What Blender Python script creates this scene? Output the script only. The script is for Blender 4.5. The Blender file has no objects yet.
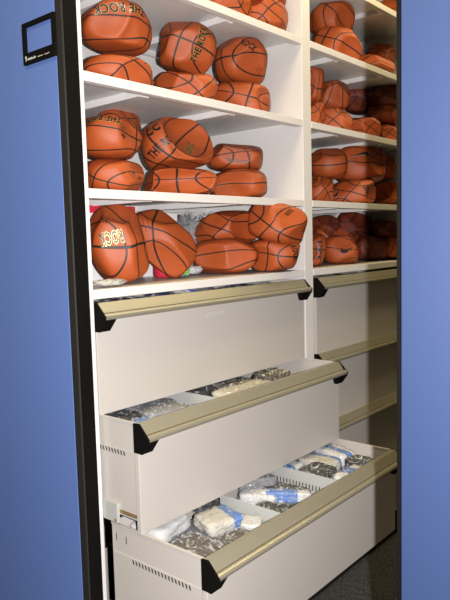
import bpy, bmesh, math, random
import numpy as np
from mathutils import Vector, Matrix, Euler
random.seed(7)
sc = bpy.context.scene
COL = sc.collection
# ------------------------------------------------------------------ materials
def pmat(name, col, rough=.5, metal=0., noise=0., bump=0., bscale=200., spec=.5):
    m = bpy.data.materials.new(name); m.use_nodes = True
    nt = m.node_tree; b = nt.nodes['Principled BSDF']
    b.inputs['Roughness'].default_value = rough; b.inputs['Metallic'].default_value = metal
    b.inputs['Specular IOR Level'].default_value = spec
    tc = nt.nodes.new('ShaderNodeTexCoord')
    nz = nt.nodes.new('ShaderNodeTexNoise'); nz.inputs['Scale'].default_value = bscale
    nt.links.new(tc.outputs['Object'], nz.inputs['Vector'])
    mx = nt.nodes.new('ShaderNodeMix'); mx.data_type = 'RGBA'
    mx.inputs[6].default_value = (*[c*(1-noise) for c in col], 1)
    mx.inputs[7].default_value = (*[min(1, c*(1+noise)) for c in col], 1)
    nt.links.new(nz.outputs['Fac'], mx.inputs[0]); nt.links.new(mx.outputs[2], b.inputs['Base Color'])
    if bump:
        bp = nt.nodes.new('ShaderNodeBump'); bp.inputs['Strength'].default_value = bump
        bp.inputs['Distance'].default_value = .002
        nt.links.new(nz.outputs['Fac'], bp.inputs['Height']); nt.links.new(bp.outputs['Normal'], b.inputs['Normal'])
    return m
def math_node(nt, op, a, b=None):
    n = nt.nodes.new('ShaderNodeMath'); n.operation = op
    for i, x in enumerate((a, b)):
        if x is None: continue
        if isinstance(x, (int, float)): n.inputs[i].default_value = x
        else: nt.links.new(x, n.inputs[i])
    return n.outputs[0]
def ball_mat(name, col, rough=.5):
    m = bpy.data.materials.new(name); m.use_nodes = True
    nt = m.node_tree; b = nt.nodes['Principled BSDF']
    at = nt.nodes.new('ShaderNodeAttribute'); at.attribute_name = 'seam_space'
    nm = nt.nodes.new('ShaderNodeVectorMath'); nm.operation = 'NORMALIZE'
    nt.links.new(at.outputs['Vector'], nm.inputs[0])
    sp = nt.nodes.new('ShaderNodeSeparateXYZ'); nt.links.new(nm.outputs[0], sp.inputs[0])
    x, y, z = sp.outputs
    d1 = math_node(nt, 'ABSOLUTE', z); d2 = math_node(nt, 'ABSOLUTE', x)
    f = math_node(nt, 'ADD', math_node(nt, 'DIVIDE', math_node(nt, 'MULTIPLY', y, y), .82),
                  math_node(nt, 'DIVIDE', math_node(nt, 'MULTIPLY', z, z), .45))
    q = math_node(nt, 'ADD', math_node(nt, 'DIVIDE', math_node(nt, 'MULTIPLY', y, y), .82*.82),
                  math_node(nt, 'DIVIDE', math_node(nt, 'MULTIPLY', z, z), .45*.45))
    g = math_node(nt, 'MULTIPLY', math_node(nt, 'SQRT', math_node(nt, 'MAXIMUM', math_node(nt, 'SUBTRACT', q, 1.), .12)), 2.)
    d3 = math_node(nt, 'DIVIDE', math_node(nt, 'ABSOLUTE', math_node(nt, 'SUBTRACT', f, 1.)), g)
    d = math_node(nt, 'MINIMUM', math_node(nt, 'MINIMUM', d1, d2), d3)
    mr = nt.nodes.new('ShaderNodeMapRange'); mr.inputs[1].default_value = .020; mr.inputs[2].default_value = .032
    nt.links.new(d, mr.inputs[0])
    nz = nt.nodes.new('ShaderNodeTexNoise'); nz.inputs['Scale'].default_value = 3.5; nz.inputs['Detail'].default_value = 6
    nt.links.new(nm.outputs[0], nz.inputs['Vector'])
    tone = nt.nodes.new('ShaderNodeMix'); tone.data_type = 'RGBA'
    tone.inputs[6].default_value = (*[c*.82 for c in col], 1); tone.inputs[7].default_value = (*[c*1.15 for c in col], 1)
    nt.links.new(nz.outputs['Fac'], tone.inputs[0])
    mx = nt.nodes.new('ShaderNodeMix'); mx.data_type = 'RGBA'
    mx.inputs[6].default_value = (.010, .013, .012, 1)
    nt.links.new(tone.outputs[2], mx.inputs[7]); nt.links.new(mr.outputs[0], mx.inputs[0])
    nt.links.new(mx.outputs[2], b.inputs['Base Color'])
    b.inputs['Roughness'].default_value = rough
    b.inputs['Specular IOR Level'].default_value = .35
    vo = nt.nodes.new('ShaderNodeTexVoronoi'); vo.inputs['Scale'].default_value = 75
    nt.links.new(nm.outputs[0], vo.inputs['Vector'])
    h = math_node(nt, 'ADD', math_node(nt, 'MULTIPLY', vo.outputs['Distance'], .35), mr.outputs[0])
    bp = nt.nodes.new('ShaderNodeBump'); bp.inputs['Strength'].default_value = .35; bp.inputs['Distance'].default_value = .0015
    nt.links.new(h, bp.inputs['Height']); nt.links.new(bp.outputs['Normal'], b.inputs['Normal'])
    return m
def film_mat(name, tint, body=.25):
    m = bpy.data.materials.new(name); m.use_nodes = True
    nt = m.node_tree; b = nt.nodes['Principled BSDF']; out = nt.nodes['Material Output']
    b.inputs['Base Color'].default_value = (*tint, 1); b.inputs['Roughness'].default_value = .12
    b.inputs['Specular IOR Level'].default_value = .9
    tr = nt.nodes.new('ShaderNodeBsdfTransparent')
    mx = nt.nodes.new('ShaderNodeMixShader')
    tc = nt.nodes.new('ShaderNodeTexCoord')
    nz = nt.nodes.new('ShaderNodeTexNoise'); nz.inputs['Scale'].default_value = 28; nz.inputs['Detail'].default_value = 4
    nz.inputs['Distortion'].default_value = 3.
    nt.links.new(tc.outputs['Object'], nz.inputs['Vector'])
    mr = nt.nodes.new('ShaderNodeMapRange'); mr.inputs[1].default_value = .52; mr.inputs[2].default_value = .59
    mr.inputs[3].default_value = body*.35; mr.inputs[4].default_value = min(1, body*2.6)
    nt.links.new(nz.outputs['Fac'], mr.inputs[0])
    nt.links.new(mr.outputs[0], mx.inputs[0]); nt.links.new(tr.outputs[0], mx.inputs[1]); nt.links.new(b.outputs[0], mx.inputs[2])
    nt.links.new(mx.outputs[0], out.inputs['Surface'])
    bp = nt.nodes.new('ShaderNodeBump'); bp.inputs['Strength'].default_value = .9; bp.inputs['Distance'].default_value = .006
    nt.links.new(nz.outputs['Fac'], bp.inputs['Height']); nt.links.new(bp.outputs['Normal'], b.inputs['Normal'])
    return m
M = {
 'white': pmat('off_white_enamel', (.67, .65, .635), .38, noise=.02, bscale=300),
 'face': pmat('beige_drawer_enamel', (.47, .44, .405), .33, noise=.03, bscale=240, bump=.05),
 'inner': pmat('light_grey_sheet_steel', (.42, .43, .41), .35, noise=.03),
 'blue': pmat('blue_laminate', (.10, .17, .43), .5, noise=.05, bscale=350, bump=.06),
 'blue_flash_dimmed': pmat('flash_dimmed_blue_laminate', (.022, .040, .105), .5, noise=.05, bscale=350, bump=.06),  # same blue laminate, colour darkened to offset the close flash on the near panel
 'black': pmat('black_plastic', (.0035, .003, .0026), .8, noise=.2, bscale=120, spec=.08),
 'grey_black': pmat('dark_grey_rubber', (.016, .015, .013), .6, noise=.15, spec=.3),
 'gold': pmat('champagne_anodised_metal', (.37, .345, .262), .34, .5, noise=.04, bscale=400),
 'groove': pmat('dark_groove', (.08, .07, .045), .5),
 'slot': pmat('dark_slot', (.03, .03, .03), .7),
 'brass': pmat('brassy_rail', (.42, .30, .13), .35, .6),
 'mark': pmat('pale_print', (.55, .55, .5), .6),
 'tray': pmat('dark_drawer_floor', (.05, .05, .055), .6),
 'ink': pmat('black_ink', (.008, .008, .008), .45),
 'goldink': pmat('gold_ink', (.72, .50, .13), .35, .3),
 'silverink': pmat('pale_silver_ink', (.7, .68, .6), .35, .2),
 'cloth_white': pmat('white_cotton', (.56, .56, .555), .85, noise=.05, bscale=60, bump=.4),
 'cloth_cream': pmat('cream_cotton', (.45, .43, .37), .8, noise=.07, bscale=60, bump=.4),
 'cloth_black': pmat('black_cotton', (.022, .021, .020), .8, noise=.3, bscale=60, bump=.4),
 'cloth_brown': pmat('dark_brown_cotton', (.075, .062, .05), .8, noise=.2, bscale=60, bump=.4),
 'cloth_grey': pmat('grey_cotton', (.20, .20, .21), .8, noise=.3, bscale=60, bump=.4),
 'cloth_blue': pmat('blue_paper', (.07, .17, .46), .6, noise=.1, bscale=40),
 'navy': pmat('navy_cotton', (.03, .05, .12), .8, noise=.2, bscale=50, bump=.3),
 'red': pmat('red_print', (.50, .02, .04), .5, noise=.1, bscale=40),
 'card': pmat('brown_cardboard', (.30, .19, .10), .85, noise=.1, bscale=60),
 'cwhite': pmat('white_cardboard', (.70, .68, .68), .6, noise=.04, bscale=40),
 'green': pmat('lime_green_plastic', (.18, .50, .05), .4, noise=.1),
 'steel': pmat('can_steel', (.6, .6, .6), .25, .9),
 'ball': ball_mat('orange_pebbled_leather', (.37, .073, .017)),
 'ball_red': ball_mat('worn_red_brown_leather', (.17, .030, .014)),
 'film': film_mat('clear_plastic_film', (.60, .61, .63), .16),
 'film_warm': film_mat('yellowish_plastic_film', (.66, .63, .50), .32),
 'wall': pmat('painted_wall', (.55, .53, .48), .8, noise=.03, bscale=60),
 'ceil': pmat('ceiling_tile', (.6, .58, .53), .9, noise=.05, bscale=90),
}
def carpet_mat():
    m = bpy.data.materials.new('dark_ribbed_carpet'); m.use_nodes = True
    nt = m.node_tree; b = nt.nodes['Principled BSDF']; b.inputs['Roughness'].default_value = .95
    tc = nt.nodes.new('ShaderNodeTexCoord')
    mp = nt.nodes.new('ShaderNodeMapping'); mp.inputs['Scale'].default_value = (40, 260, 1)
    mp.inputs['Rotation'].default_value = (0, 0, .86)
    nt.links.new(tc.outputs['Object'], mp.inputs['Vector'])
    nz = nt.nodes.new('ShaderNodeTexNoise'); nz.inputs['Scale'].default_value = 1; nz.inputs['Detail'].default_value = 3
    nt.links.new(mp.outputs[0], nz.inputs['Vector'])
    cr = nt.nodes.new('ShaderNodeValToRGB')
    cr.color_ramp.elements[0].position = .42; cr.color_ramp.elements[0].color = (.028, .028, .029, 1)
    cr.color_ramp.elements[1].position = .66; cr.color_ramp.elements[1].color = (.10, .10, .10, 1)
    nt.links.new(nz.outputs['Fac'], cr.inputs[0]); nt.links.new(cr.outputs[0], b.inputs['Base Color'])
    bp = nt.nodes.new('ShaderNodeBump'); bp.inputs['Strength'].default_value = .6; bp.inputs['Distance'].default_value = .004
    nt.links.new(nz.outputs['Fac'], bp.inputs['Height']); nt.links.new(bp.outputs['Normal'], b.inputs['Normal'])
    return m
M['carpet'] = carpet_mat()
# ------------------------------------------------------------------ helpers
def tag(o, label=None, cat=None, group=None, kind=None):
    if label: o['label'] = label
    if cat: o['category'] = cat
    if group: o['group'] = group
    if kind: o['kind'] = kind
    return o
def empty(name, loc, rot=(0, 0, 0)):
    o = bpy.data.objects.new(name, None); COL.objects.link(o)
    o.location = loc; o.rotation_euler = rot; o.empty_display_size = .05
    return o
def link(name, me, mats, parent=None, loc=None, rot=None, smooth=False):
    o = bpy.data.objects.new(name, me); COL.objects.link(o)
    for m in (mats if isinstance(mats, (list, tuple)) else [mats]): me.materials.append(m)
    if smooth:
        for p in me.polygons: p.use_smooth = True
    if parent: o.parent = parent
    if loc is not None: o.location = loc
    if rot is not None: o.rotation_euler = rot
    return o
class MB:
    """collects boxes and extruded outlines for ONE part"""
    def __init__(s): s.bm = bmesh.new()
    def box(s, x0, x1, y0, y1, z0, z1, mi=0, bev=0.):
        vs = [s.bm.verts.new((x, y, z)) for x in (x0, x1) for y in (y0, y1) for z in (z0, z1)]
        q = [(0, 1, 3, 2), (4, 6, 7, 5), (0, 4, 5, 1), (2, 3, 7, 6), (0, 2, 6, 4), (1, 5, 7, 3)]
        fs = [s.bm.faces.new([vs[i] for i in f]) for f in q]
        for f in fs: f.material_index = mi
        if bev:
            es = list({e for f in fs for e in f.edges})
            r = bmesh.ops.bevel(s.bm, geom=es, offset=bev, segments=2, affect='EDGES', profile=.5)
            for f in r['faces']: f.material_index = mi
        return s
    def prism(s, pts, x0, x1, mi=0):
        """outline in (y,z), extruded along x"""
        a = [s.bm.verts.new((x0, y, z)) for y, z in pts]; b = [s.bm.verts.new((x1, y, z)) for y, z in pts]
        n = len(pts)
        fs = [s.bm.faces.new(a), s.bm.faces.new(b[::-1])]
        for i in range(n): fs.append(s.bm.faces.new((a[i], b[i], b[(i+1) % n], a[(i+1) % n])))
        for f in fs: f.material_index = mi
        return s
    def quads(s, fs_pts, mi=0):
        for pts in fs_pts:
            f = s.bm.faces.new([s.bm.verts.new(p) for p in pts]); f.material_index = mi
        return s
    def build(s, name, mats, parent=None, loc=None, rot=None):
        bmesh.ops.recalc_face_normals(s.bm, faces=s.bm.faces)
        me = bpy.data.meshes.new(name); s.bm.to_mesh(me); s.bm.free()
        return link(name, me, mats, parent, loc, rot)
# ------------------------------------------------------------------ the room
def struct(name, mb, m): return tag(mb.build(name, m), kind='structure')
struct('floor', MB().box(-3, 5, -4, 3, -.1, 0), M['carpet'])
struct('ceiling', MB().box(-3, 5, -4, 3, 2.95, 3.05), M['ceil'])
struct('wall_left', MB().box(-3, 5, 3, 3.1, 0, 2.95), M['wall'])
struct('wall_right', MB().box(-3, 5, -4.1, -4, 0, 2.95), M['wall'])
struct('wall_back', MB().box(5, 5.1, -4, 3, 0, 2.95), M['wall'])
struct('wall_front', MB().box(-3.1, -3, -4, 3, 0, 2.95), M['wall'])
# ------------------------------------------------------------------ shelving unit
W, A, BX, CX, RX = .0435, .0143, 1.0, 1.058, 2.05
TOP = 2.82
SHELF = {'m': 2.4537, '0': 2.1792, '1': 1.8876, '2': 1.5961, '3': 1.3363}
D = .50
unit = tag(empty('mobile_shelving_unit', (0, 0, 0)), 'open off-white shelving unit with blue end panel, black edge, shelves of basketballs and pulled-out drawers', 'shelving unit')
MB().box(-W, -.001, .028, 1.04, .03, TOP, bev=.002).build('end_panel', M['blue'], unit)['label'] = 'blue end panel'
ed = MB().box(-W-.001, -.0005, -.001, .0275, .03, TOP, 1, .003)
ed.box(-W+.004, -.0012, -.0035, -.0005, .03, TOP, 0)
ed.build('edge_strip', [M['black'], M['grey_black']], unit)
# label holder on the end panel
lh = MB()
y0, y1, z0, z1 = .022, .160, 1.917, 2.020
t = .011
lh.box(-W-.008, -W, y0, y1, z0, z0+.028, bev=.001).box(-W-.008, -W, y0, y1, z1-t, z1, bev=.001)
lh.box(-W-.008, -W, y0, y0+t, z0+.028, z1-t).box(-W-.008, -W, y1-t, y1, z0+.028, z1-t)
lho = lh.build('label_holder', M['black'], unit)
pr_ = MB(); r = random.Random(3)
yy = y1-.010
pr_.quads([[(-W-.0085, yy, z0+.020), (-W-.0085, yy-.007, z0+.020), (-W-.0085, yy-.0055, z0+.009), (-W-.0085, yy-.003, z0+.006)]])
yy -= .010
for wd, n in ((.0042, 9), (.0026, 9), (.0026, 8)):
    for k in range(n):
        h = r.uniform(.004, .0065) if wd > .004 else .0022
        pr_.quads([[(-W-.0085, yy, z0+.009), (-W-.0085, yy-wd*.7, z0+.009), (-W-.0085, yy-wd*.7, z0+.009+h), (-W-.0085, yy, z0+.009+h)]])
        yy -= wd
    yy -= .007
pr_.build('printed_caption', M['mark'], lho)
# posts and walls
MB().box(0, A, 0, D, .0, TOP, bev=.0015).build('upright', M['white'], unit)
MB().box(BX+.001, CX-.001, -.001, D, .13, TOP, bev=.002).build('divider', M['white'], unit)
MB().box(RX, RX+.05, -.001, D, .0, TOP, bev=.002).build('upright', M['white'], unit)
MB().box(0, RX+.05, D, D+.012, .0, TOP).build('back_panel', M['white'], unit)
MB().box(0, RX+.05, 0, D, TOP-.02, TOP).build('top_panel', M['white'], unit)
MB().box(A, BX, .03, .05, 0, .12).box(CX, RX, .03, .05, 0, .12).build('plinth', M['grey_black'], unit)
def shelf(x0, x1, z):
    s = MB()
    s.box(x0+.0005, x1-.0005, .001, D-.001, z-.006, z)
    s.box(x0+.0005, x1-.0005, -.0015, .010, z-.0245, z+.0002, bev=.0015)
    s.box(x0+.0005, x1-.0005, .010, .024, z-.0245, z-.0225)
    s.box(x0+.0005, x1-.0005, D-.02, D-.002, z-.026, z-.006)
    o = s.build('shelf', M['white'], unit)
    for dx in (.215, .60):
        MB().prism([(.026, z-.0061), (.026, z-.020), (.034, z-.026), (D-.03, z-.026), (D-.025, z-.0061)], x0+dx, x0+dx+.035).build('rib', M['white'], o)
for k, z in SHELF.items():
    if k != 'm': shelf(A, BX, z)
    shelf(CX, RX, z)
shelf(A, BX, 2.4537)
# ------------------------------------------------------------------ drawers
TZ = {1: 1.301, 2: 1.005, 3: .7199, 4: .4330}
BZ = {1: 1.0045, 2: .7187, 3: .4330, 4: .14}
def drawer(xl, xr, n, pull, L=.343):
    t, b = TZ[n], BZ[n]
    p = -pull
    m = MB()
    m.box(xl, xr, p, p+.016, b, t-.004, 0, .0015)              # front
    si = .006
    for sx in (xl+si, xr-si-.0015):
        m.box(sx, sx+.0015, p+.016, p+L, b+.046, t, 1)          # sides
        m.box(sx-.003, sx+.0045, p+.016, p+L, t-.004, t+.0005, 1)   # rolled top edge
    m.box(xl+si-.0025, xl+si, p+.016, p+L-.004, b+.046, t-.078, 1)   # stepped lower side
    m.box(xl+si+.0015, xr-si-.0015, p+L-.002, p+L, b+.046, t, 1)
    m.box(xl+si+.0015, xr-si-.0015, p+.016, p+L, b+.046, b+.050, 2)
    if pull > .05:                                              # punched slots
        k = 0
        while p+.055+.0118*k < p+L-.085:
            yy = p+.055+.0118*k
            m.quads([[(xl+si-.0029, yy, t-.093), (xl+si-.0029, yy+.0052, t-.0915), (xl+si-.0029, yy+.0085, t-.080), (xl+si-.0029, yy+.0025, t-.0815)]], 3)
            k += 1
        for yy in (p+L-.022, p+L-.060):
            if pull > .3: m.quads([[(xl+si-.0031, yy, t-.045), (xl+si-.0031, yy+.003, t-.045), (xl+si-.0031, yy+.003, t-.025), (xl+si-.0031, yy, t-.025)]], 3)
    o = m.build('drawer', [M['face'], M['face'], M['tray'], M['slot']], unit)
    # extruded pull: sloping face, groove, rolled nose
    h = MB()
    prof = [(p+.014, t), (p-.004, t+.001), (p-.0215, t-.024), (p-.0225, t-.0265), (p-.0245, t-.0262)]
    nc = (p-.0285, t-.0345)
    for k in range(9):
        a = math.radians(75+k*27)
        prof.append((nc[0]+.0088*math.cos(a), nc[1]+.0088*math.sin(a)))
    prof += [(p-.020, t-.0435), (p-.001, t-.036), (p-.001, t-.012), (p+.014, t-.012)]
    h.prism(prof, xl+.004, xr-.004)
    h.prism([(p-.0218, t-.0245), (p-.0234, t-.0272), (p-.0226, t-.0276), (p-.021, t-.0249)], xl+.0045, xr-.0045, 1)
    hd = h.build('drawer_handle', [M['gold'], M['groove']], o)
    for p_ in hd.data.polygons: p_.use_smooth = False
    for side in (0, 1):
        x0, x1 = (xl-.001, xl+.0045) if side == 0 else (xr-.0045, xr+.001)
        c = MB()
        c.prism([(p+.016, t+.0005), (p-.0045, t+.0015), (p-.0385, t-.034), (p-.036, t-.0445), (p-.014, t-.0746), (p+.016, t-.0746)], x0, x1)
        # chamfered foot reaching in under the pull
        xa, xb, xc = (x1-.001, x1+.030, x1+.043) if side == 0 else (x0+.001, x0-.030, x0-.043)
        zt, zb = t-.040, t-.0742
        pts = [(xa, zt), (xc, zt), (xb, zb), (xa, zb)]
        f0 = [c.bm.verts.new((x, p+.001, z)) for x, z in pts]
        f1 = [c.bm.verts.new((x, p-(.030 if z > t-.05 else .014), z)) for x, z in pts]
        c.bm.faces.new(f0); c.bm.faces.new(f1[::-1])
        for i in range(4): c.bm.faces.new((f0[i], f1[i], f1[(i+1) % 4], f0[(i+1) % 4]))
        c.build('end_cap', M['black'], o)
    return o
def partition(o, x, p, t, b, L=.343):
    m = MB().box(x, x+.002, p+.017, p+L-.003, b+.0505, t-.012, 0)
    k = 0
    while p+.03+.0125*k < p+L-.03:                              # slotted rim, teeth along the panel
        yy = p+.03+.0125*k
        m.quads([[(x-.0006, yy, t-.066), (x-.0006, yy+.004, t-.066), (x-.0006, yy+.004, t-.048), (x-.0006, yy, t-.048)]], 1)
        k += 1
    m.build('partition', [M['inner'], M['slot']], o)
XL, XR = .0181, .9923
P1, P2, P3 = .0, .146, .3653
d1 = drawer(XL, XR, 1, P1)
d2 = drawer(XL, XR, 2, P2)
d3 = drawer(XL, XR, 3, P3)
d4 = drawer(XL, XR, 4, 0)
partition(d2, .372, -P2, TZ[2], BZ[2])
for x in (.356, .655): partition(d3, x, -P3, TZ[3], BZ[3])
# faint embossed word on the top drawer front
em = MB(); r = random.Random(5)
for k in range(8):
    x = .445+k*.011
    em.quads([[(x, -.0004, 1.222), (x+.0018, -.0004, 1.222), (x+.0018, -.0004, 1.232), (x, -.0004, 1.232)],
              [(x, -.0004, 1.230 if k % 2 else 1.222), (x+.007, -.0004, 1.230 if k % 2 else 1.222), (x+.007, -.0004, 1.2318 if k % 2 else 1.2238), (x, -.0004, 1.2318 if k % 2 else 1.2238)]])
em.build('embossed_lettering', M['white'], d1)
for n in (1, 2, 3, 4): drawer(CX+.018, RX-.008, n, 0)
# slide rails and brackets on the upright
for n, p in ((2, P2), (3, P3)):
    s = MB(); zb = BZ[n]
    s.box(A+.0005, A+.004, .003, .40, zb+.018, zb+.034, 0)
    s.box(A+.006, A+.014, -p+.02, .1, zb+.036, zb+.0455, 1)
    s.box(A+.006, A+.0145, -p+.02, .1, zb+.0325, zb+.036, 2)
    s.box(.0125, A+.0075, -.060, -.002, zb+.010, zb+.062, 2, .001)
    s.box(.0118, A+.0065, -.056, -.048, zb+.014, zb+.020, 1)
    s.build('slide_rail', [M['inner'], M['brass'], M['inner']], unit)
# ------------------------------------------------------------------ the near unit across the aisle
NY = -.8655
near = tag(empty('mobile_shelving_unit', (0, NY, 0)), 'closed shelving unit across the aisle, its plain blue end panel filling the right edge', 'shelving unit')
MB().box(-W, -.001, -1.04, -.007, .03, TOP, bev=.002).build('end_panel', M['blue_flash_dimmed'], near)['label'] = 'blue end panel'
MB().box(-W-.001, -.0005, -.0065, 0.0, .03, TOP, bev=.001).build('edge_strip', M['black'], near)
MB().box(0, .02, -1.03, -.002, 0, TOP).build('upright', M['white'], near)
MB().box(RX+.03, RX+.05, -1.03, -.002, 0, TOP).build('upright', M['white'], near)
MB().box(.02, RX+.03, -.53, -.515, 0, TOP).build('back_panel', M['white'], near)
MB().box(.02, RX+.03, -1.03, -.002, TOP-.02, TOP).build('top_panel', M['white'], near)
MB().box(.02, RX+.03, -.515, -.012, 0, 1.30).build('drawer_stack', M['face'], near)
for z in (1.336, 1.596, 1.888, 2.179, 2.45):
    MB().box(.02, RX+.03, -.515, -.004, z-.025, z).build('shelf', M['white'], near)
# ------------------------------------------------------------------ deflated basketballs
def cube_sphere(n=30):
    vs = {}; faces = []; co = []
    def vid(p):
        k = tuple(np.round(p, 6))
        if k not in vs: vs[k] = len(co); co.append(p/np.linalg.norm(p))
        return vs[k]
    g = np.tan(np.linspace(-math.pi/4, math.pi/4, n+1))
    for ax in range(3):
        for sg in (-1, 1):
            def P(i, j):
                p = np.zeros(3); p[ax] = sg; p[(ax+1) % 3] = g[i]; p[(ax+2) % 3] = g[j]; return p
            for i in range(n):
                for j in range(n):
                    q = [vid(P(i, j)), vid(P(i+1, j)), vid(P(i+1, j+1)), vid(P(i, j+1))]
                    faces.append(q if sg > 0 else q[::-1])
    return np.array(co), faces
SPH, SPHF = cube_sphere()
NORM = (np.zeros(3), np.ones(3))
def direc(az, el):
    a, e = math.radians(az), math.radians(el)
    return np.array([math.sin(a)*math.cos(e), -math.cos(a)*math.cos(e), math.sin(e)])
def softclamp(x, p=4): return x/(1+np.abs(x)**p)**(1./p)*1.10
def deform(n, half, dents, sq, seed):
    p = n.copy()
    rs = np.random.RandomState(seed)
    for (az, el, h, k, so) in dents:
        d = direc(az, el); s = p@d; ov = s-h
        sp = .5*(ov+np.sqrt(ov*ov+so*so*.12))-.5*(-1.2+math.sqrt(1.44+so*so*.12))
        p = p-np.outer((1+k)*np.maximum(sp, 0), d)
    for i in range(4):
        d = rs.normal(size=3); d /= np.linalg.norm(d); f = rs.uniform(1.5, 4.2)
        a = .014/(1+.15*i)
        p = p+n*(a*np.sin(f*(n@d)*2+rs.uniform(0, 6)))[:, None]
    for i in range(9):                                         # slack leather falls into flats
        d = rs.normal(size=3); d /= np.linalg.norm(d); h = rs.uniform(.78, .93)
        ov = p@d-h; w_ = rs.uniform(.02, .07)
        sp = .5*(ov+np.sqrt(ov*ov+w_*w_))-.5*(-1.2+math.sqrt(1.44+w_*w_))
        p = p-np.outer(rs.uniform(.9, 1.25)*np.maximum(sp, 0), d)
    p = np.stack([softclamp(p[:, 0]*(1+(sq-1)*.45), 8), softclamp(p[:, 1]*(1+(sq-1)*.45), 8), softclamp(p[:, 2]*np.where(p[:, 2] < 0, sq*1.12, 1+(sq-1)*.35), 5)], 1)
    mid, hr = NORM
    return (p-mid)/hr*np.array(half)
def surf(n, args, off):
    n = n/np.linalg.norm(n, axis=1)[:, None]
    e = 1e-3
    up = np.where(np.abs(n[:, 2:3]) < .9, np.array([[0, 0, 1.]]), np.array([[1., 0, 0]]))
    t1 = np.cross(up, n); t1 /= np.linalg.norm(t1, axis=1)[:, None]; t2 = np.cross(n, t1)
    p = deform(n, *args)
    def q(v): v = v/np.linalg.norm(v, axis=1)[:, None]; return deform(v, *args)
    a = q(n+e*t1)-p; b = q(n+e*t2)-p
    nn = np.cross(a, b); nn /= np.linalg.norm(nn, axis=1)[:, None]+1e-12
    return p+nn*off
TEXT = {}
def text_mesh(s, off):
    key = (s, off)
    if key in TEXT: return TEXT[key]
    cu = bpy.data.curves.new('lettering', 'FONT'); cu.body = s; cu.align_x = 'CENTER'; cu.align_y = 'CENTER'
    cu.size = 1.4; cu.offset = off; cu.resolution_u = 2; cu.space_character = 1.14
    o = bpy.data.objects.new('tmp_text', cu); COL.objects.link(o)
    dg = bpy.context.evaluated_depsgraph_get(); dg.update()
    me = bpy.data.meshes.new_from_object(o.evaluated_get(dg))
    bpy.data.objects.remove(o)
    bm = bmesh.new(); bm.from_mesh(me); bpy.data.meshes.remove(me)
    bmesh.ops.triangulate(bm, faces=bm.faces)
    for it in range(3):
        es = [e for e in bm.edges if e.calc_length() > .34]
        if es: bmesh.ops.subdivide_edges(bm, edges=es, cuts=1); bmesh.ops.triangulate(bm, faces=bm.faces)
    bm.verts.index_update()
    v = np.array([(a.co.x*.62, a.co.y) for a in bm.verts]); f = [[a.index for a in g.verts] for g in bm.faces]
    bm.free(); TEXT[key] = (v, f); return v, f
def strokes(quads):
    v, f = [], []
    for q in quads:
        f.append(list(range(len(v), len(v)+len(q)))); v += q
    return np.array(v, float), f
def bar(x0, y0, x1, y1, w):
    dx, dy = x1-x0, y1-y0; l = math.hypot(dx, dy) or 1; nx, ny = -dy/l*w/2, dx/l*w/2
    return [(x0-nx, y0-ny), (x1-nx, y1-ny), (x1+nx, y1+ny), (x0+nx, y0+ny)]
def print_shapes(kind):
    r = random.Random(hash(kind) % 7 if False else len(kind))
    if kind == 'dot':
        return [(0, strokes([[(math.cos(i*.785), math.sin(i*.785)) for i in range(8)]]))]
    if kind == 'lines':
        q = []
        for row in range(3):
            x = -1.
            while x < .9:
                w = r.uniform(.08, .3); q.append(bar(x, .6-row*.6, x+w, .6-row*.6, .13)); x += w+.1
        return [(0, strokes(q))]
    if kind == 'tick':
        o = [(1, .40), (.62, .235), (.32, .085), (.16, .06), (.05, .10), (0, .20), (.03, .33), (.12, .47), (.10, .36), (.13, .28), (.22, .235), (.38, .25), (.68, .32)]
        tri = [(0, 1, 12), (1, 2, 11), (1, 11, 12), (2, 3, 10), (2, 10, 11), (3, 4, 9), (3, 9, 10), (4, 5, 8), (4, 8, 9), (5, 6, 8), (6, 7, 8)]
        v = np.array([((x-.5)*2, (y-.25)*2.2) for x, y in o])
        return [(0, (v, [list(t) for t in tri]))]
    if kind == 'emblem':
        q = []
        for k in range(22):
            a, b = k*2*math.pi/22, (k+.7)*2*math.pi/22
            q.append(bar(math.cos(a), math.sin(a), math.cos(b), math.sin(b), .10))
            q.append(bar(.72*math.cos(a), .72*math.sin(a), .72*math.cos(b), .72*math.sin(b), .06))
        for k in range(11):
            x, y = r.uniform(-.4, .4), r.uniform(-.4, .4)
            q.append(bar(x, y, x+r.uniform(-.35, .35), y+r.uniform(-.3, .3), .13))
        q.append(bar(-.1, -.9, .1, -1.6, .28)); q.append(bar(.05, -1.1, .6, -1.25, .2)); q.append(bar(-.5, -1.0, .2, -1.2, .22))
        return [(0, strokes(q))]
PART = {'dot': 'printed_dot', 'lines': 'printed_lines', 'tick': 'printed_tick_mark', 'emblem': 'printed_emblem'}
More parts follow.
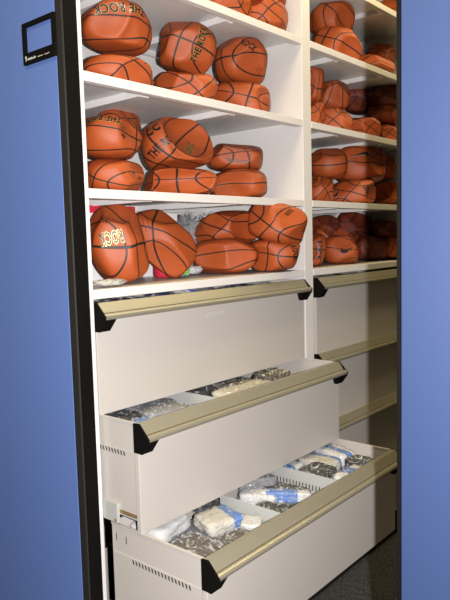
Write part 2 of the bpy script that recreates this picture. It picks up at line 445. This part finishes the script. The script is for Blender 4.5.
def add_print(root, args, spec, R):
    kind, az, el, rot, size, gold = spec
    if kind in PART: layers = [(0, print_shapes(kind)[0][1])]; name = PART[kind]; sc_ = size
    else:
        layers = [(0, text_mesh(kind, .055))]
        if gold: layers.insert(0, (1, text_mesh(kind, .080)))
        name = 'printed_lettering'; sc_ = size
    if kind == 'tick' and gold:
        v, f = layers[0][1]; layers.insert(0, (1, (v*1.10+np.array([.02, .03]), f)))
    d = direc(az, el)
    right = np.array([math.cos(math.radians(az)), math.sin(math.radians(az)), 0.]); up = np.cross(right, d)
    if up[2] < 0 and abs(el) < 89: up = -up
    a = math.radians(rot); ca, sa = math.cos(a), math.sin(a)
    V, F, MI = [], [], []
    for li, (mi, (v, f)) in enumerate(layers):
        s = (v[:, 0]*ca-v[:, 1]*sa)*sc_/R; t_ = (v[:, 0]*sa+v[:, 1]*ca)*sc_/R
        rr = np.hypot(s, t_)+1e-9
        n = d*np.cos(rr)[:, None]+(np.outer(s/rr, right)+np.outer(t_/rr, up))*np.sin(rr)[:, None]
        p = surf(n, args, .0021 if (li == len(layers)-1) else .0011)
        F += [[i+len(V) for i in g] for g in f]; MI += [mi]*len(f); V += p.tolist()
    me = bpy.data.meshes.new(name); me.from_pydata(V, [], F); me.update()
    for p_, mi in zip(me.polygons, MI): p_.material_index = mi
    link(name, me, [M['ink'], M['silverink'] if kind == 'tick' else M['goldink']], root)
BALLS=[
  ('1', 1, 0.26, 0.15, 2.076, 0.102, 0.115, 0.064, -40.9, 4, [(-10, -8, 0.8, 0.5, 0.25), (60, 20, 0.93, 0.5, 0.1)], (0, 70, 90), [('THE ROCK', 6, 17, 186, 0.033, 1)], 1.15, 'deflated basketball with upside-down THE ROCK lettering, upper left of pile on third-lowest left shelf'),
  ('1', 0, 0.258, 0.15, 1.934, 0.102, 0.115, 0.05, -40.9, 2, [(0, 70, 0.8, 0.3, 0.2)], (-20, 25, -50), [('dot', 45, 18, 0, 0.003, 0), ('lines', 28, 30, -10, 0.012, 0)], 1.25, 'deflated basketball with small black dot, squashed at left front of third-lowest left shelf'),
  ('1', 1, 0.565, 0.16, 2.08, 0.095, 0.115, 0.078, -46.8, 15, [(-30, 40, 0.86, 0.5, 0.2), (-5, -10, 0.85, 0.3, 0.15)], (0, -12, 8), [('THE ROCK', 28, 0, 88, 0.027, 1)], 1.1, 'slumped basketball with gold-edged lettering running upwards, upper middle of third-lowest left shelf'),
  ('1', 0, 0.556, 0.16, 1.94, 0.102, 0.11, 0.056, -46.6, 5, [(0, 80, 0.8, 0.3, 0.2)], (20, 20, 40), [('lines', 18, 28, 30, 0.02, 1)], 1.2, 'flattened basketball under the slumped one, lower middle of third-lowest left shelf'),
  ('1', 0, 0.606, 0.34, 1.943, 0.068, 0.1, 0.06, -44.3, 0, [], (0, 30, 80), [], 1.2, 'basketball half hidden behind the left and middle piles on third-lowest left shelf'),
  ('1', 1, 0.848, 0.16, 2.094, 0.095, 0.11, 0.083, -51.4, 8, [(-50, 40, 0.85, 0.5, 0.2)], (10, -40, -8), [('ROCK', 14, 20, -28, 0.025, 0), ('lines', 52, -22, -20, 0.012, 0)], 1.1, 'round sagging basketball with slanted ROCK print, upper right of third-lowest left shelf'),
  ('1', 0, 0.856, 0.17, 1.946, 0.11, 0.11, 0.062, -51.4, 6, [(80, 0, 0.85, 0.3, 0.15)], (0, 10, 12), [('dot', 12, -12, 0, 0.003, 0), ('lines', 55, 0, -80, 0.018, 0)], 1.35, 'boxy flattened basketball at lower right of third-lowest left shelf'),
  ('0', 0, 0.759, 0.14, 2.246, 0.084, 0.11, 0.072, -50.5, 10, [(40, 20, 0.85, 0.4, 0.2)], (20, 60, 20), [], 1.15, 'deflated basketball cut by photo top, left of pile on topmost left shelf'),
  ('0', 1, 0.904, 0.075, 2.33, 0.069, 0.1, 0.062, -53.9, 5, [], (0, -20, 10), [], 1.2, 'deflated basketball resting on top of another at topmost left shelf'),
  ('0', 0, 0.897, 0.085, 2.227, 0.083, 0.11, 0.051, -53.6, 12, [(70, 10, 0.85, 0.3, 0.2)], (0, 10, -60), [], 1.3, 'flattened basketball at lower right of pile on topmost left shelf'),
  ('2', 1, 0.415, 0.34, 1.822, 0.074, 0.1, 0.073, -40.7, 0, [(40, 40, 0.85, 0.5, 0.2)], (-30, 30, -20), [], 1.1, 'basketball peeking over the emblem ball, at back left of second-lowest left shelf'),
  ('2', 1, 0.215, 0.14, 1.753, 0.087, 0.115, 0.059, -40.1, 7, [(0, 82, 0.7, 0.6, 0.15), (75, 30, 0.9, 0.4, 0.15)], (0, 60, 98), [('THE ROCK', -20, 27, 184, 0.024, 1), ('emblem', 22, 8, 6, 0.02, 0)], 1.15, 'deflated basketball with round printed emblem and cut-off lettering, upper left of second-lowest left shelf'),
  ('2', 0, 0.218, 0.14, 1.642, 0.088, 0.115, 0.05, -40.2, 0, [(60, 50, 0.9, 0.3, 0.15)], (10, -35, 30), [('emblem', 42, 2, 55, 0.02, 0)], 1.15, 'flattened basketball with small side emblem, lower left of second-lowest left shelf'),
  ('2', 1, 0.494, 0.15, 1.766, 0.116, 0.115, 0.083, -45.7, -8, [(50, 22, 0.5, 0.75, 0.1), (-20, -70, 0.8, 0.4, 0.2)], (25, -15, -35), [('THE ROCK', -16, -2, 34, 0.028, 0), ('CC', -34, 24, 34, 0.036, 0), ('CLASSIC', 54, 4, 40, 0.02, 1)], 1.0, 'collapsed basketball with deep diagonal fold, upper middle of second-lowest left shelf'),
  ('2', 0, 0.502, 0.15, 1.639, 0.12, 0.115, 0.046, -45.8, -2, [(5, 0, 0.62, 0.7, 0.12)], (-6, 0, 0), [], 1.2, 'basketball crushed flat with a gaping fold, lower middle of second-lowest left shelf'),
  ('2', 1, 0.831, 0.18, 1.757, 0.099, 0.105, 0.051, -50.8, 3, [(20, 60, 0.7, 0.6, 0.15)], (-8, 20, -14), [('THE ROCK', 5, -22, -8, 0.016, 0)], 1.3, 'folded flat basketball, upper right of second-lowest left shelf'),
  ('2', 0, 0.832, 0.17, 1.648, 0.103, 0.11, 0.056, -51.0, -4, [], (5, 70, 86), [('dot', 55, -5, 0, 0.003, 0), ('lines', 50, 8, 0, 0.012, 0)], 1.2, 'smooth oval deflated basketball, lower right of second-lowest left shelf'),
  ('3', 0, 0.205, 0.125, 1.453, 0.082, 0.09, 0.116, -40.2, -14, [(-65, 50, 0.8, 0.4, 0.2), (0, 5, 0.93, 0.5, 0.2), (35, 60, 0.75, 0.6, 0.15)], (10, 38, 4), [('ROCK', -6, 8, 178, 0.023, 1), ('lines', -20, 40, -20, 0.02, 1)], 1.1, 'tall basketball standing on edge with upside-down lettering, leftmost on lowest left shelf'),
  ('3', 0, 0.43, 0.165, 1.456, 0.078, 0.085, 0.119, -44.2, -50, [(60, 30, 0.82, 0.5, 0.2), (-60, 60, 0.85, 0.4, 0.2)], (-20, 10, -30), [('lines', -35, 25, 20, 0.02, 0), ('dot', -22, 32, 0, 0.003, 0), ('lines', 6, 34, 50, 0.018, 0)], 1.2, 'squarish leaning basketball, second from left on lowest left shelf'),
  ('3', 1, 0.775, 0.19, 1.496, 0.12, 0.11, 0.067, -49.8, -3, [(50, 0, 0.72, 0.7, 0.12), (20, 60, 0.85, 0.4, 0.2)], (0, -10, -55), [('dot', -50, 15, 0, 0.003, 0), ('lines', -45, 3, 0, 0.012, 0)], 1.15, 'dented basketball with wavy seam, above another at middle of lowest left shelf'),
  ('3', 0, 0.736, 0.16, 1.396, 0.118, 0.115, 0.065, -49.7, 0, [], (-12, 60, 95), [], 1.15, 'smooth oval basketball at lower middle of lowest left shelf'),
  ('3', 1, 0.885, 0.04, 1.512, 0.105, 0.115, 0.073, -54.3, 14, [], (10, -15, 25), [('ROCK', 25, 36, 60, 0.016, 0), ('ROCK', 68, 0, -100, 0.014, 0)], 1.15, 'rounded basketball lying on another, upper right end of lowest left shelf'),
  ('3', 0, 0.896, 0.06, 1.395, 0.093, 0.105, 0.063, -54.1, -3, [], (0, -20, 12), [('ROCK', 42, 0, -80, 0.026, 0)], 1.25, 'basketball with ROCK print on its right side, lower right end of lowest left shelf'),
  ('m', 0, 1.927, 0.055, 2.495, 0.11, 0.11, 0.045, -64.8, 10, [], (0, 20, -60), [], 1.2, 'sliver of basketball on the uppermost shelf of the right bay'),
  ('0', 1, 1.501, 0.17, 2.395, 0.097, 0.11, 0.08, -59.2, 14, [(-60, -30, 0.9, 0.3, 0.2)], (-25, -40, 20), [], 1.0, 'well rounded basketball, upper left of the fourth-lowest right shelf'),
  ('0', 0, 1.507, 0.15, 2.256, 0.11, 0.115, 0.083, -59.6, 12, [], (-10, -30, 12), [], 1.0, 'round basketball beneath another at left of the fourth-lowest right shelf'),
  ('0', 0, 1.908, 0.25, 2.254, 0.062, 0.09, 0.075, -61.6, 14, [], (0, 20, -50), [], 1.15, 'basketball wedged behind the two round ones on the fourth-lowest right shelf'),
  ('0', 1, 1.95, 0.17, 2.326, 0.071, 0.1, 0.063, -63.2, 14, [(0, 40, 0.8, 0.4, 0.2)], (0, 20, 10), [], 1.2, 'shaded basketball lying highest at right of the fourth-lowest right shelf'),
  ('0', 0, 1.8, 0.13, 2.224, 0.1, 0.11, 0.044, -62.6, 14, [], (0, -30, 20), [], 1.2, 'flattened basketball at lower right of the fourth-lowest right shelf'),
  ('1', 1, 1.286, 0.13, 2.075, 0.04, 0.07, 0.072, -57.7, 8, [], (15, 30, 0), [], 1.15, 'basketball edge showing beside the divider, upper left of third-lowest right shelf'),
  ('1', 1, 1.511, 0.18, 2.072, 0.077, 0.1, 0.065, -59.2, 2, [], (-30, 30, -10), [('dot', 20, 0, 0, 0.003, 0), ('lines', 22, -10, 0, 0.008, 0), ('lines', 22, 14, 0, 0.008, 0)], 1.35, 'boxy basketball with small black print, upper left-centre of third-lowest right shelf'),
  ('1', 0, 1.299, 0.14, 1.946, 0.048, 0.07, 0.063, -57.6, 5, [], (0, 40, 45), [], 1.2, 'basketball in the lower left corner of third-lowest right shelf'),
  ('1', 0, 1.467, 0.15, 1.941, 0.084, 0.1, 0.058, -59.2, 5, [], (0, 0, -50), [], 1.3, 'flattened basketball under the boxy one on third-lowest right shelf'),
  ('1', 1, 1.947, 0.29, 2.134, 0.073, 0.1, 0.06, -61.4, 5, [], (10, 20, 5), [], 1.3, 'dark basketball set back in upper middle of third-lowest right shelf'),
  ('1', 0, 1.727, 0.15, 1.941, 0.086, 0.11, 0.057, -61.7, 8, [], (0, 30, -60), [], 1.1, 'smooth oval basketball at lower middle of third-lowest right shelf'),
  ('1', 1, 1.941, 0.14, 2.129, 0.08, 0.1, 0.063, -63.6, 10, [(0, 30, 0.8, 0.4, 0.2)], (20, -20, -40), [], 1.15, 'dark basketball with crossing seams, upper right of third-lowest right shelf'),
  ('1', 1, 1.95, 0.155, 2.046, 0.076, 0.1, 0.05, -63.4, 8, [], (-10, 0, 8), [], 1.2, 'basketball in the middle of the stack at right end of third-lowest right shelf'),
  ('1', 0, 1.953, 0.125, 1.935, 0.067, 0.09, 0.051, -63.9, 8, [], (0, 0, -60), [], 1.1, 'basketball at the lower right end of third-lowest right shelf'),
  ('2', 1, 1.48, 0.18, 1.778, 0.081, 0.1, 0.069, -58.9, 0, [(10, 50, 0.8, 0.5, 0.15)], (5, 60, 80), [], 1.1, 'crumpled basketball, upper left of second-lowest right shelf'),
  ('2', 1, 1.687, 0.14, 1.785, 0.117, 0.11, 0.085, -61.5, 2, [(62, 10, 0.78, 0.5, 0.15)], (0, 75, 92), [('tick', 0, 24, 188, 0.042, 1)], 1.15, 'big basketball with curved tick mark, topmost on second-lowest right shelf'),
  ('2', 0, 1.371, 0.16, 1.653, 0.058, 0.09, 0.061, -58.1, 0, [(30, 30, 0.85, 0.4, 0.2)], (0, 20, 50), [('lines', 15, 30, 40, 0.012, 0)], 1.2, 'basketball in the lower left corner of second-lowest right shelf'),
  ('2', 0, 1.611, 0.14, 1.648, 0.106, 0.11, 0.056, -60.8, -3, [], (0, -5, -60), [('tick', -34, 4, 60, 0.032, 1), ('2000', 30, 2, -75, 0.026, 0)], 1.35, 'flattened basketball with tick mark and number, beneath the big one on second-lowest right shelf'),
  ('2', 0, 1.951, 0.13, 1.653, 0.077, 0.1, 0.061, -63.8, 0, [(-20, 20, 0.6, 0.7, 0.12)], (20, 10, 40), [], 1.1, 'crumpled shaded basketball at right end of second-lowest right shelf'),
  ('2', 1, 1.947, 0.16, 1.79, 0.067, 0.1, 0.059, -63.3, 0, [], (0, 20, 0), [], 1.1, 'barely lit basketball behind the big one on second-lowest right shelf'),
  ('3', 1, 1.594, 0.28, 1.5, 0.077, 0.1, 0.06, -58.4, -10, [(20, 40, 0.8, 0.4, 0.2)], (0, 0, -10), [], 1.15, 'dark basketball set back, upper left of lowest right shelf'),
  ('3', 1, 1.915, 0.3, 1.499, 0.094, 0.1, 0.08, -61.0, 15, [(30, 40, 0.7, 0.6, 0.15)], (0, 0, 50), [('emblem', 20, -10, 30, 0.02, 0)], 1.1, 'dark crumpled basketball with emblem, set back on lowest right shelf'),
  ('3', 1, 1.55, 0.2, 1.443, 0.098, 0.1, 0.059, -59.2, 18, [(20, 50, 0.62, 0.7, 0.12)], (0, 20, -15), [], 1.1, 'folded basketball draped over the front ones, left of lowest right shelf'),
  ('3', 0, 1.278, 0.13, 1.399, 0.049, 0.08, 0.068, -57.6, 5, [], (0, 30, 0), [('ROCK', 15, 0, -85, 0.022, 0)], 1.2, 'basketball with vertical lettering in lower left corner of lowest right shelf'),
  ('3', 0, 1.508, 0.14, 1.396, 0.078, 0.1, 0.064, -59.8, 2, [], (0, 60, 96), [('tick', 22, 4, 8, 0.036, 0)], 1.3, 'bright orange basketball with black tick mark on lowest right shelf'),
  ('3', 0, 1.867, 0.18, 1.393, 0.081, 0.1, 0.061, -62.4, 3, [(10, 20, 0.9, 0.4, 0.2)], (-30, 30, -10), [], 1.15, 'dark red-brown basketball right of the tick-marked one on lowest right shelf'),
  ('3', 1, 1.947, 0.15, 1.484, 0.073, 0.1, 0.05, -63.5, 3, [], (0, 0, 0), [], 1.1, 'shaded basketball in the dark upper right of lowest right shelf'),
  ('3', 0, 1.953, 0.105, 1.389, 0.058, 0.09, 0.057, -64.2, 3, [], (0, 0, 30), [], 1.1, 'shaded basketball at the far right end of lowest right shelf'),
]

RED = {'ball_names': ()}
SHN = {'m': 'uppermost shelf', '0': 'fourth shelf up', '1': 'third shelf up', '2': 'second shelf up', '3': 'lowest shelf'}
for bi, (s, upr, X, Y, Z, a, hd, c, rz, roll, dents, seam, texts, sq, lab) in enumerate(BALLS):
    rq = np.random.RandomState(bi+400)
    dents = list(dents)+[(rq.uniform(-70, 70), rq.uniform(-35, 35), .82, .5, .09)]
    args = ((a, hd, c), dents, sq, bi+11)
    NORM = (np.zeros(3), np.ones(3)); P = deform(SPH, (1, 1, 1), *args[1:])
    NORM = ((P.max(0)+P.min(0))/2, (P.max(0)-P.min(0))/2)
    P = deform(SPH, *args)
    if not upr:                                                # rests on its shelf
        Rm = np.array(Euler((0, math.radians(roll), math.radians(rz))).to_matrix())
        Z = SHELF[s]+.0008-(P@Rm.T)[:, 2].min()
    me = bpy.data.meshes.new('basketball'); me.from_pydata(P.tolist(), [], SPHF)
    E = (Matrix.Rotation(math.radians(seam[1]), 3, 'Z') @ Matrix.Rotation(math.radians(seam[0]), 3, 'X') @ Matrix.Rotation(math.radians(seam[2]), 3, 'Y'))
    S = np.array(E.inverted())
    rest = SPH@S.T
    at = me.attributes.new('seam_space', 'FLOAT_VECTOR', 'POINT'); at.data.foreach_set('vector', rest.astype(np.float32).ravel())
    me.update()
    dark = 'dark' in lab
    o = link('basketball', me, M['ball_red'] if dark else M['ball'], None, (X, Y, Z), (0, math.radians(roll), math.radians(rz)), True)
    tag(o, lab, 'basketball', 'deflated basketballs on the %s, %s bay' % (SHN[s], 'left' if X < 1.03 else 'right'))
    for tx in texts: add_print(o, args, tx, (a+hd)/2)
# ------------------------------------------------------------------ soft packages and loose stuff
def soft_slab(hx, hy, hz, seed, amp=.05, n=14, e=4, freq=5):
    key = n
    co, fs = cube_sphere(n)
    rs = np.random.RandomState(seed)
    r_ = (np.abs(co)**e).sum(1)**(-1./e)
    p = co*r_[:, None]
    for i in range(6):
        d = rs.normal(size=3); f = rs.uniform(.6, 1.6)*freq
        p = p*(1+amp*.5*np.sin(f*(co@d)+rs.uniform(0, 6)))[:, None]
    p = p/np.abs(p).max(0)*np.array([hx, hy, hz]); return p, fs
def slab_obj(name, dims, seed, mat, parent, amp=.05, n=14, e=4, freq=5, grow=0., cut=None, off=(0, 0, 0)):
    hx, hy, hz = [d/2 for d in dims]
    p, fs = soft_slab(hx, hy, hz, seed, amp, n, e, freq)
    if grow:
        p = p*(1+grow/np.array([hx, hy, hz]))
    p = p+np.array(off)
    if cut:                                                    # keep the faces of a band across the slab
        x0, x1 = cut[0]*hx, cut[1]*hx
        keep = [f for f in fs if x0 < np.mean([p[i][0] for i in f]) < x1]
        used = sorted({i for f in keep for i in f}); mp = {j: k for k, j in enumerate(used)}
        fs = [[mp[i] for i in f] for f in keep]; p = p[used]
    me = bpy.data.meshes.new(name); me.from_pydata(p.tolist(), [], fs); me.update()
    return link(name, me, mat, parent, smooth=True)
def package(x, y, ztop, dims, rot, mat, label, group, seed, band=None, tick=False, film='film', tilt=0, cat='packed garment', frost=True):
    root = tag(empty('garment_package', (x, y, ztop-dims[2]/2), (0, math.radians(tilt), math.radians(rot))), label, cat, group)
    slab_obj('garment', dims, seed, M[mat], root, .035, e=7)
    if band: slab_obj('paper_band', dims, seed, M['cloth_blue'], root, .035, 24, 7, grow=.0015, cut=band)['label'] = 'blue paper band'
    if tick:
        v, f = print_shapes('tick')[0][1]
        me = bpy.data.meshes.new('printed_tick_mark')
        me.from_pydata([(a*.022, b*.022, dims[2]/2+.005) for a, b in v], [], f); me.update()
        link('printed_tick_mark', me, M['cloth_white'], root)
    if frost: slab_obj('plastic_wrap', dims, seed+50, M[film], root, .07, 30, 5, 13, grow=.007)
    return root
G3 = 'wrapped garments in the lowest pulled-out drawer'
pk = [
 (.150, -.075, .700, (.15, .12, .045), 8, 'cloth_white', 'white folded garment in clear wrap, at left corner of the lowest open drawer', None, False),
 (.262, -.190, .702, (.125, .11, .04), -18, 'cloth_cream', 'large cream garment with small blue band on top, left compartment of the lowest open drawer', (.30, .78), False),
 (.107, -.245, .690, (.125, .14, .05), 3, 'cloth_brown', 'dark brown folded garment against the left side of the lowest open drawer', None, False),
 (.200, -.300, .690, (.13, .085, .04), -10, 'cloth_brown', 'brown garment in shiny wrap behind the pull, left compartment of lowest open drawer', None, False),
 (.318, -.070, .706, (.065, .12, .04), 4, 'cloth_black', 'black garment with white tick mark beside the first partition, lowest open drawer', None, True),
 (.300, -.275, .694, (.075, .06, .035), 32, 'cloth_white', 'crinkled white garment near the first partition and the pull, lowest open drawer', None, False),
 (.420, -.255, .680, (.11, .13, .05), 8, 'cloth_black', 'black garment at the front of the middle compartment, lowest open drawer', None, False),
 (.475, -.165, .690, (.12, .055, .045), -62, 'cloth_white', 'small white rolled garment in the middle compartment of the lowest open drawer', None, False),
 (.560, -.095, .697, (.13, .045, .04), -38, 'cloth_grey', 'grey garment deep in the middle compartment, half under the drawer above', None, False),
 (.520, -.235, .695, (.16, .034, .032), -58, 'cloth_white', 'long rolled white garment with wide blue band, middle compartment of lowest open drawer', (-.70, .45), False),
 (.595, -.185, .672, (.08, .16, .05), 5, 'cloth_black', 'black garment beside the slotted second partition, lowest open drawer', None, False),
 (.710, -.100, .702, (.09, .11, .045), 0, 'cloth_white', 'white garment with blue edge by the second partition, lowest open drawer', (-1.1, -.3), False),
 (.722, -.222, .705, (.115, .10, .045), -4, 'cloth_black', 'black garment with white tick mark, left of the right compartment, lowest open drawer', None, True),
 (.808, -.175, .706, (.085, .14, .045), 3, 'cloth_cream', 'cream garment in middle of the right compartment, lowest open drawer', (.45, 1.1), False),
 (.845, -.080, .700, (.14, .06, .045), 0, 'cloth_black', 'black garment at the back of the right compartment, lowest open drawer', None, False),
 (.775, -.312, .700, (.14, .060, .045), -2, 'cloth_white', 'white garment with blue band just behind the pull, right compartment of lowest open drawer', (-.35, .35), False),
 (.892, -.290, .702, (.085, .10, .045), 2, 'cloth_black', 'black garment at the right front corner of the lowest open drawer', None, True),
 (.915, -.170, .708, (.085, .145, .05), -12, 'cloth_white', 'puffy white garment with blue band near the right side of the lowest open drawer', (-.30, .35), False),
]
for i, (x, y, zt, dm, rt_, mt, lb, bd, tk) in enumerate(pk):
    package(x, y, zt, dm, rt_, mt, lb, G3, 100+i, bd, tk)
# lower layers that carry them
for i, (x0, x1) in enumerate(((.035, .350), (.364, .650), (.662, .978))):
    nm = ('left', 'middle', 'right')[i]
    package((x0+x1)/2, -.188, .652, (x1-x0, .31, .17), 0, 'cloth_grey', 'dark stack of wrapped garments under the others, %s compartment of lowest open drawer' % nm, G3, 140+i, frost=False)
G2 = 'crumpled bags in the middle pulled-out drawer'
pk2 = [
 (.105, .055, .985, (.14, .13, .06), 5, 'cloth_black', 'dark garment in crinkled clear bag, left end of the middle open drawer', 'film'),
 (.245, .020, .985, (.15, .16, .06), -12, 'cloth_grey', 'grey garment in silvery crinkled bag, left compartment of the middle open drawer', 'film'),
 (.095, -.070, .982, (.13, .08, .05), 10, 'cloth_blue', 'blue paper bundle in left front corner of the middle open drawer', 'film'),
 (.300, -.085, .978, (.12, .09, .05), 20, 'cloth_grey', 'pale wrapped garment behind the pull, left compartment of the middle open drawer', 'film'),
 (.465, .085, .986, (.16, .12, .06), 0, 'cloth_black', 'black garment in clear bag right of the partition, middle open drawer', 'film'),
 (.600, .045, .990, (.15, .15, .06), 12, 'cloth_brown', 'dark crinkled bag at the middle of the middle open drawer', 'film'),
 (.560, -.055, .988, (.26, .10, .055), 0, 'cloth_cream', 'cream crinkled plastic bag behind the pull of the middle open drawer', 'film_warm'),
 (.785, .000, .992, (.12, .10, .06), -8, 'cloth_brown', 'grey-brown round bag towards the right of the middle open drawer', 'film_warm'),
]
for i, (x, y, zt, dm, rt_, mt, lb, fl) in enumerate(pk2):
    package(x, y, zt, dm, rt_, mt, lb, G2, 160+i, film=fl)
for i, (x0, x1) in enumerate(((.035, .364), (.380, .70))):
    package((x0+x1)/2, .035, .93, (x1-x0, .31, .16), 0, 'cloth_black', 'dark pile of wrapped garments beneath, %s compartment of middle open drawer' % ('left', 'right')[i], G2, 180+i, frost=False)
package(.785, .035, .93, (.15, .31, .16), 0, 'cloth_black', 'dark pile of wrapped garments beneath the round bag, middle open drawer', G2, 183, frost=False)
G1 = 'wrapped garments showing above the closed top drawer'
cols = ['cloth_grey', 'cloth_black', 'cloth_white', 'navy', 'cloth_white', 'cloth_grey', 'navy', 'cloth_white']
lbs = ['grey', 'black', 'white', 'navy', 'second white', 'pale grey', 'second navy', 'rightmost white']
for i in range(8):
    x = .075+i*.120
    package(x, .135, 1.296, (.11, .22, .26), 0, cols[i], '%s wrapped garment in closed top left drawer, %s from its left end' % (lbs[i], ('first', 'second', 'third', 'fourth', 'fifth', 'sixth', 'seventh', 'last')[i]), G1, 190+i, band=(-.5, .2) if i in (2, 4) else None)
for i in range(5):
    x = CX+.10+i*.14
    package(x, .135, 1.292, (.125, .22, .25), 0, ['cloth_grey', 'navy', 'cloth_grey', 'cloth_black', 'cloth_black'][i], 'dark wrapped garment in closed top right drawer, %s from the divider' % ('first', 'second', 'third', 'fourth', 'fifth')[i], 'wrapped garments in the closed top right drawer', 210+i, frost=i < 3)
# things behind the balls on the lowest left shelf
Z3 = SHELF['3']
def carton(x0, x1, y0, y1, h, mats, label, z=Z3):
    root = tag(empty('carton', ((x0+x1)/2, (y0+y1)/2, z)), label, 'box')
    a, b = (x1-x0)/2, (y1-y0)/2
    MB().box(-a, a, -b, b, .0005, h, 0, .002).build('box_body', M[mats[0]], root)
    tp = MB().box(-a-.001, a+.001, -b-.001, b+.001, h-.022, h+.001, 0, .001).build('lid', M[mats[1]], root)
    MB().box(-a*.7, a*.7, -b-.0018, -b-.0008, h*.25, h*.70, 0).build('printed_panel', M[mats[2]], root)
    return root
carton(.05, .40, .26, .47, .235, ('cwhite', 'red', 'red'), 'wide white carton with red lid behind the standing basketball, lowest left shelf')
carton(.405, .462, .30, .46, .205, ('card', 'card', 'cwhite'), 'narrow brown cardboard box between the white cartons, lowest left shelf')
carton(.47, .635, .30, .46, .216, ('cwhite', 'cwhite', 'red'), 'white carton with red print behind the leaning basketball, lowest left shelf')
def bag(x, y, z, dims, seed, mat, film, label, tilt=(0, 0, 0), group='crinkled bags at the back of the lowest left shelf'):
    root = tag(empty('plastic_bag', (x, y, z+dims[2]/2+.002), [math.radians(t) for t in tilt]), label, 'plastic bag', group)
    slab_obj('packed_contents', [d*.9 for d in dims], seed, M[mat], root, .12, 16, 2.6, 7)
    slab_obj('bag_film', dims, seed+3, M[film], root, .14, 34, 3, 15)
    return root
bag(.715, .33, Z3, (.14, .22, .235), 301, 'cloth_grey', 'film', 'silvery crinkled bag beside the white carton, lowest left shelf')
bag(.875, .36, Z3, (.15, .20, .235), 302, 'cloth_white', 'film', 'pale blue-grey bag at the right rear corner, lowest left shelf')
bag(.60, .20, Z3, (.08, .07, .035), 303, 'cloth_white', 'film', 'small crumpled clear wrapper on the board between the basketballs, lowest left shelf')
bag(.105, .045, Z3, (.12, .05, .022), 304, 'cloth_cream', 'film', 'crumpled foil scrap under the standing basketball, lowest left shelf')
bag(.515, .155, Z3, (.05, .04, .05), 305, 'green', 'film', 'tiny lime green wrapper beside the drinks can, lowest left shelf')
bag(1.10, .07, SHELF['2'], (.05, .08, .10), 306, 'cloth_cream', 'film', 'pale translucent bag against the divider, second-lowest right shelf', group='bag beside the divider')
# drinks can
can = tag(empty('drinks_can', (.474, .215, Z3)), 'red drinks can with white print between two basketballs, lowest left shelf', 'can')
def lathe(name, prof, mat, parent, n=32, rng=(0, 2*math.pi)):
    V, F = [], []
    full = abs(rng[1]-rng[0]-2*math.pi) < 1e-6
    m_ = n if full else n+1
    for k in range(m_):
        a = rng[0]+(rng[1]-rng[0])*k/n
        for r_, z in prof: V.append((r_*math.cos(a), r_*math.sin(a), z))
    L_ = len(prof)
    for k in range(n):
        k2 = (k+1) % m_
        for j in range(L_-1): F.append((k*L_+j, k2*L_+j, k2*L_+j+1, k*L_+j+1))
    me = bpy.data.meshes.new(name); me.from_pydata(V, [], F); me.update()
    return link(name, me, M[mat], parent, smooth=True)
lathe('can_body', [(0, .001), (.024, .001), (.031, .010), (.031, .104), (.026, .114)], 'red', can)
lathe('can_lid', [(.026, .114), (.027, .117), (.025, .117), (.024, .113), (0, .113)], 'steel', can)
lathe('white_print', [(.0313, .045), (.0313, .085)], 'cwhite', can, 10, (math.radians(190), math.radians(290)))
lathe('printed_panel', [(.0316, .058), (.0316, .076)], 'ink', can, 6, (math.radians(222), math.radians(242)))
# ------------------------------------------------------------------ camera
C = Vector((-1.0251, -1.3329, 1.457)); yaw, pt, rl, f = -.8643, -.0934, -.0262, 643.45
fw = Vector((-math.sin(yaw)*math.cos(pt), math.cos(yaw)*math.cos(pt), math.sin(pt)))
rt = Vector((math.cos(yaw), math.sin(yaw), 0)); up = rt.cross(fw)
Rv = rt*math.cos(rl)+up*math.sin(rl); Uv = -rt*math.sin(rl)+up*math.cos(rl)
cam = bpy.data.cameras.new('camera'); co = bpy.data.objects.new('camera', cam); COL.objects.link(co)
co.matrix_world = Matrix(((Rv.x, Uv.x, -fw.x, C.x), (Rv.y, Uv.y, -fw.y, C.y), (Rv.z, Uv.z, -fw.z, C.z), (0, 0, 0, 1)))
cam.sensor_fit = 'VERTICAL'; cam.sensor_height = 24; cam.lens = f*24/600; cam.clip_start = .02
sc.camera = co
# ------------------------------------------------------------------ light: the camera's flash and warm ceiling tubes
fl = bpy.data.lights.new('camera_flash', 'SPOT'); fl.energy = 245; fl.color = (1., .965, .96); fl.shadow_soft_size = .008
fl.spot_size = math.radians(150); fl.spot_blend = .5
fo = bpy.data.objects.new('camera_flash', fl); COL.objects.link(fo)
fo.matrix_world = co.matrix_world.copy(); fo.location = C+Rv*.079+Uv*.012
for i, (x, y, sx, sy, e) in enumerate(((1.3, -.43, 3.0, .3, 30), (-.9, -.43, .3, 1.2, 17))):
    l = bpy.data.lights.new('ceiling_tube', 'AREA'); l.shape = 'RECTANGLE'; l.size = sx; l.size_y = sy
    l.energy = e; l.color = (1., .81, .44)
    o = bpy.data.objects.new('ceiling_tube', l); COL.objects.link(o); o.location = (x, y, 2.93)
w = bpy.data.worlds.new('room_air'); sc.world = w; w.use_nodes = True
w.node_tree.nodes['Background'].inputs[0].default_value = (.5, .45, .35, 1)
w.node_tree.nodes['Background'].inputs[1].default_value = .02
sc.view_settings.view_transform = 'Standard'; sc.view_settings.look = 'None'
sc.view_settings.exposure = 0; sc.view_settings.gamma = 1; sc.view_settings.use_curve_mapping = False
sc.cycles.max_bounces = 8; sc.cycles.diffuse_bounces = 2; sc.cycles.transparent_max_bounces = 16
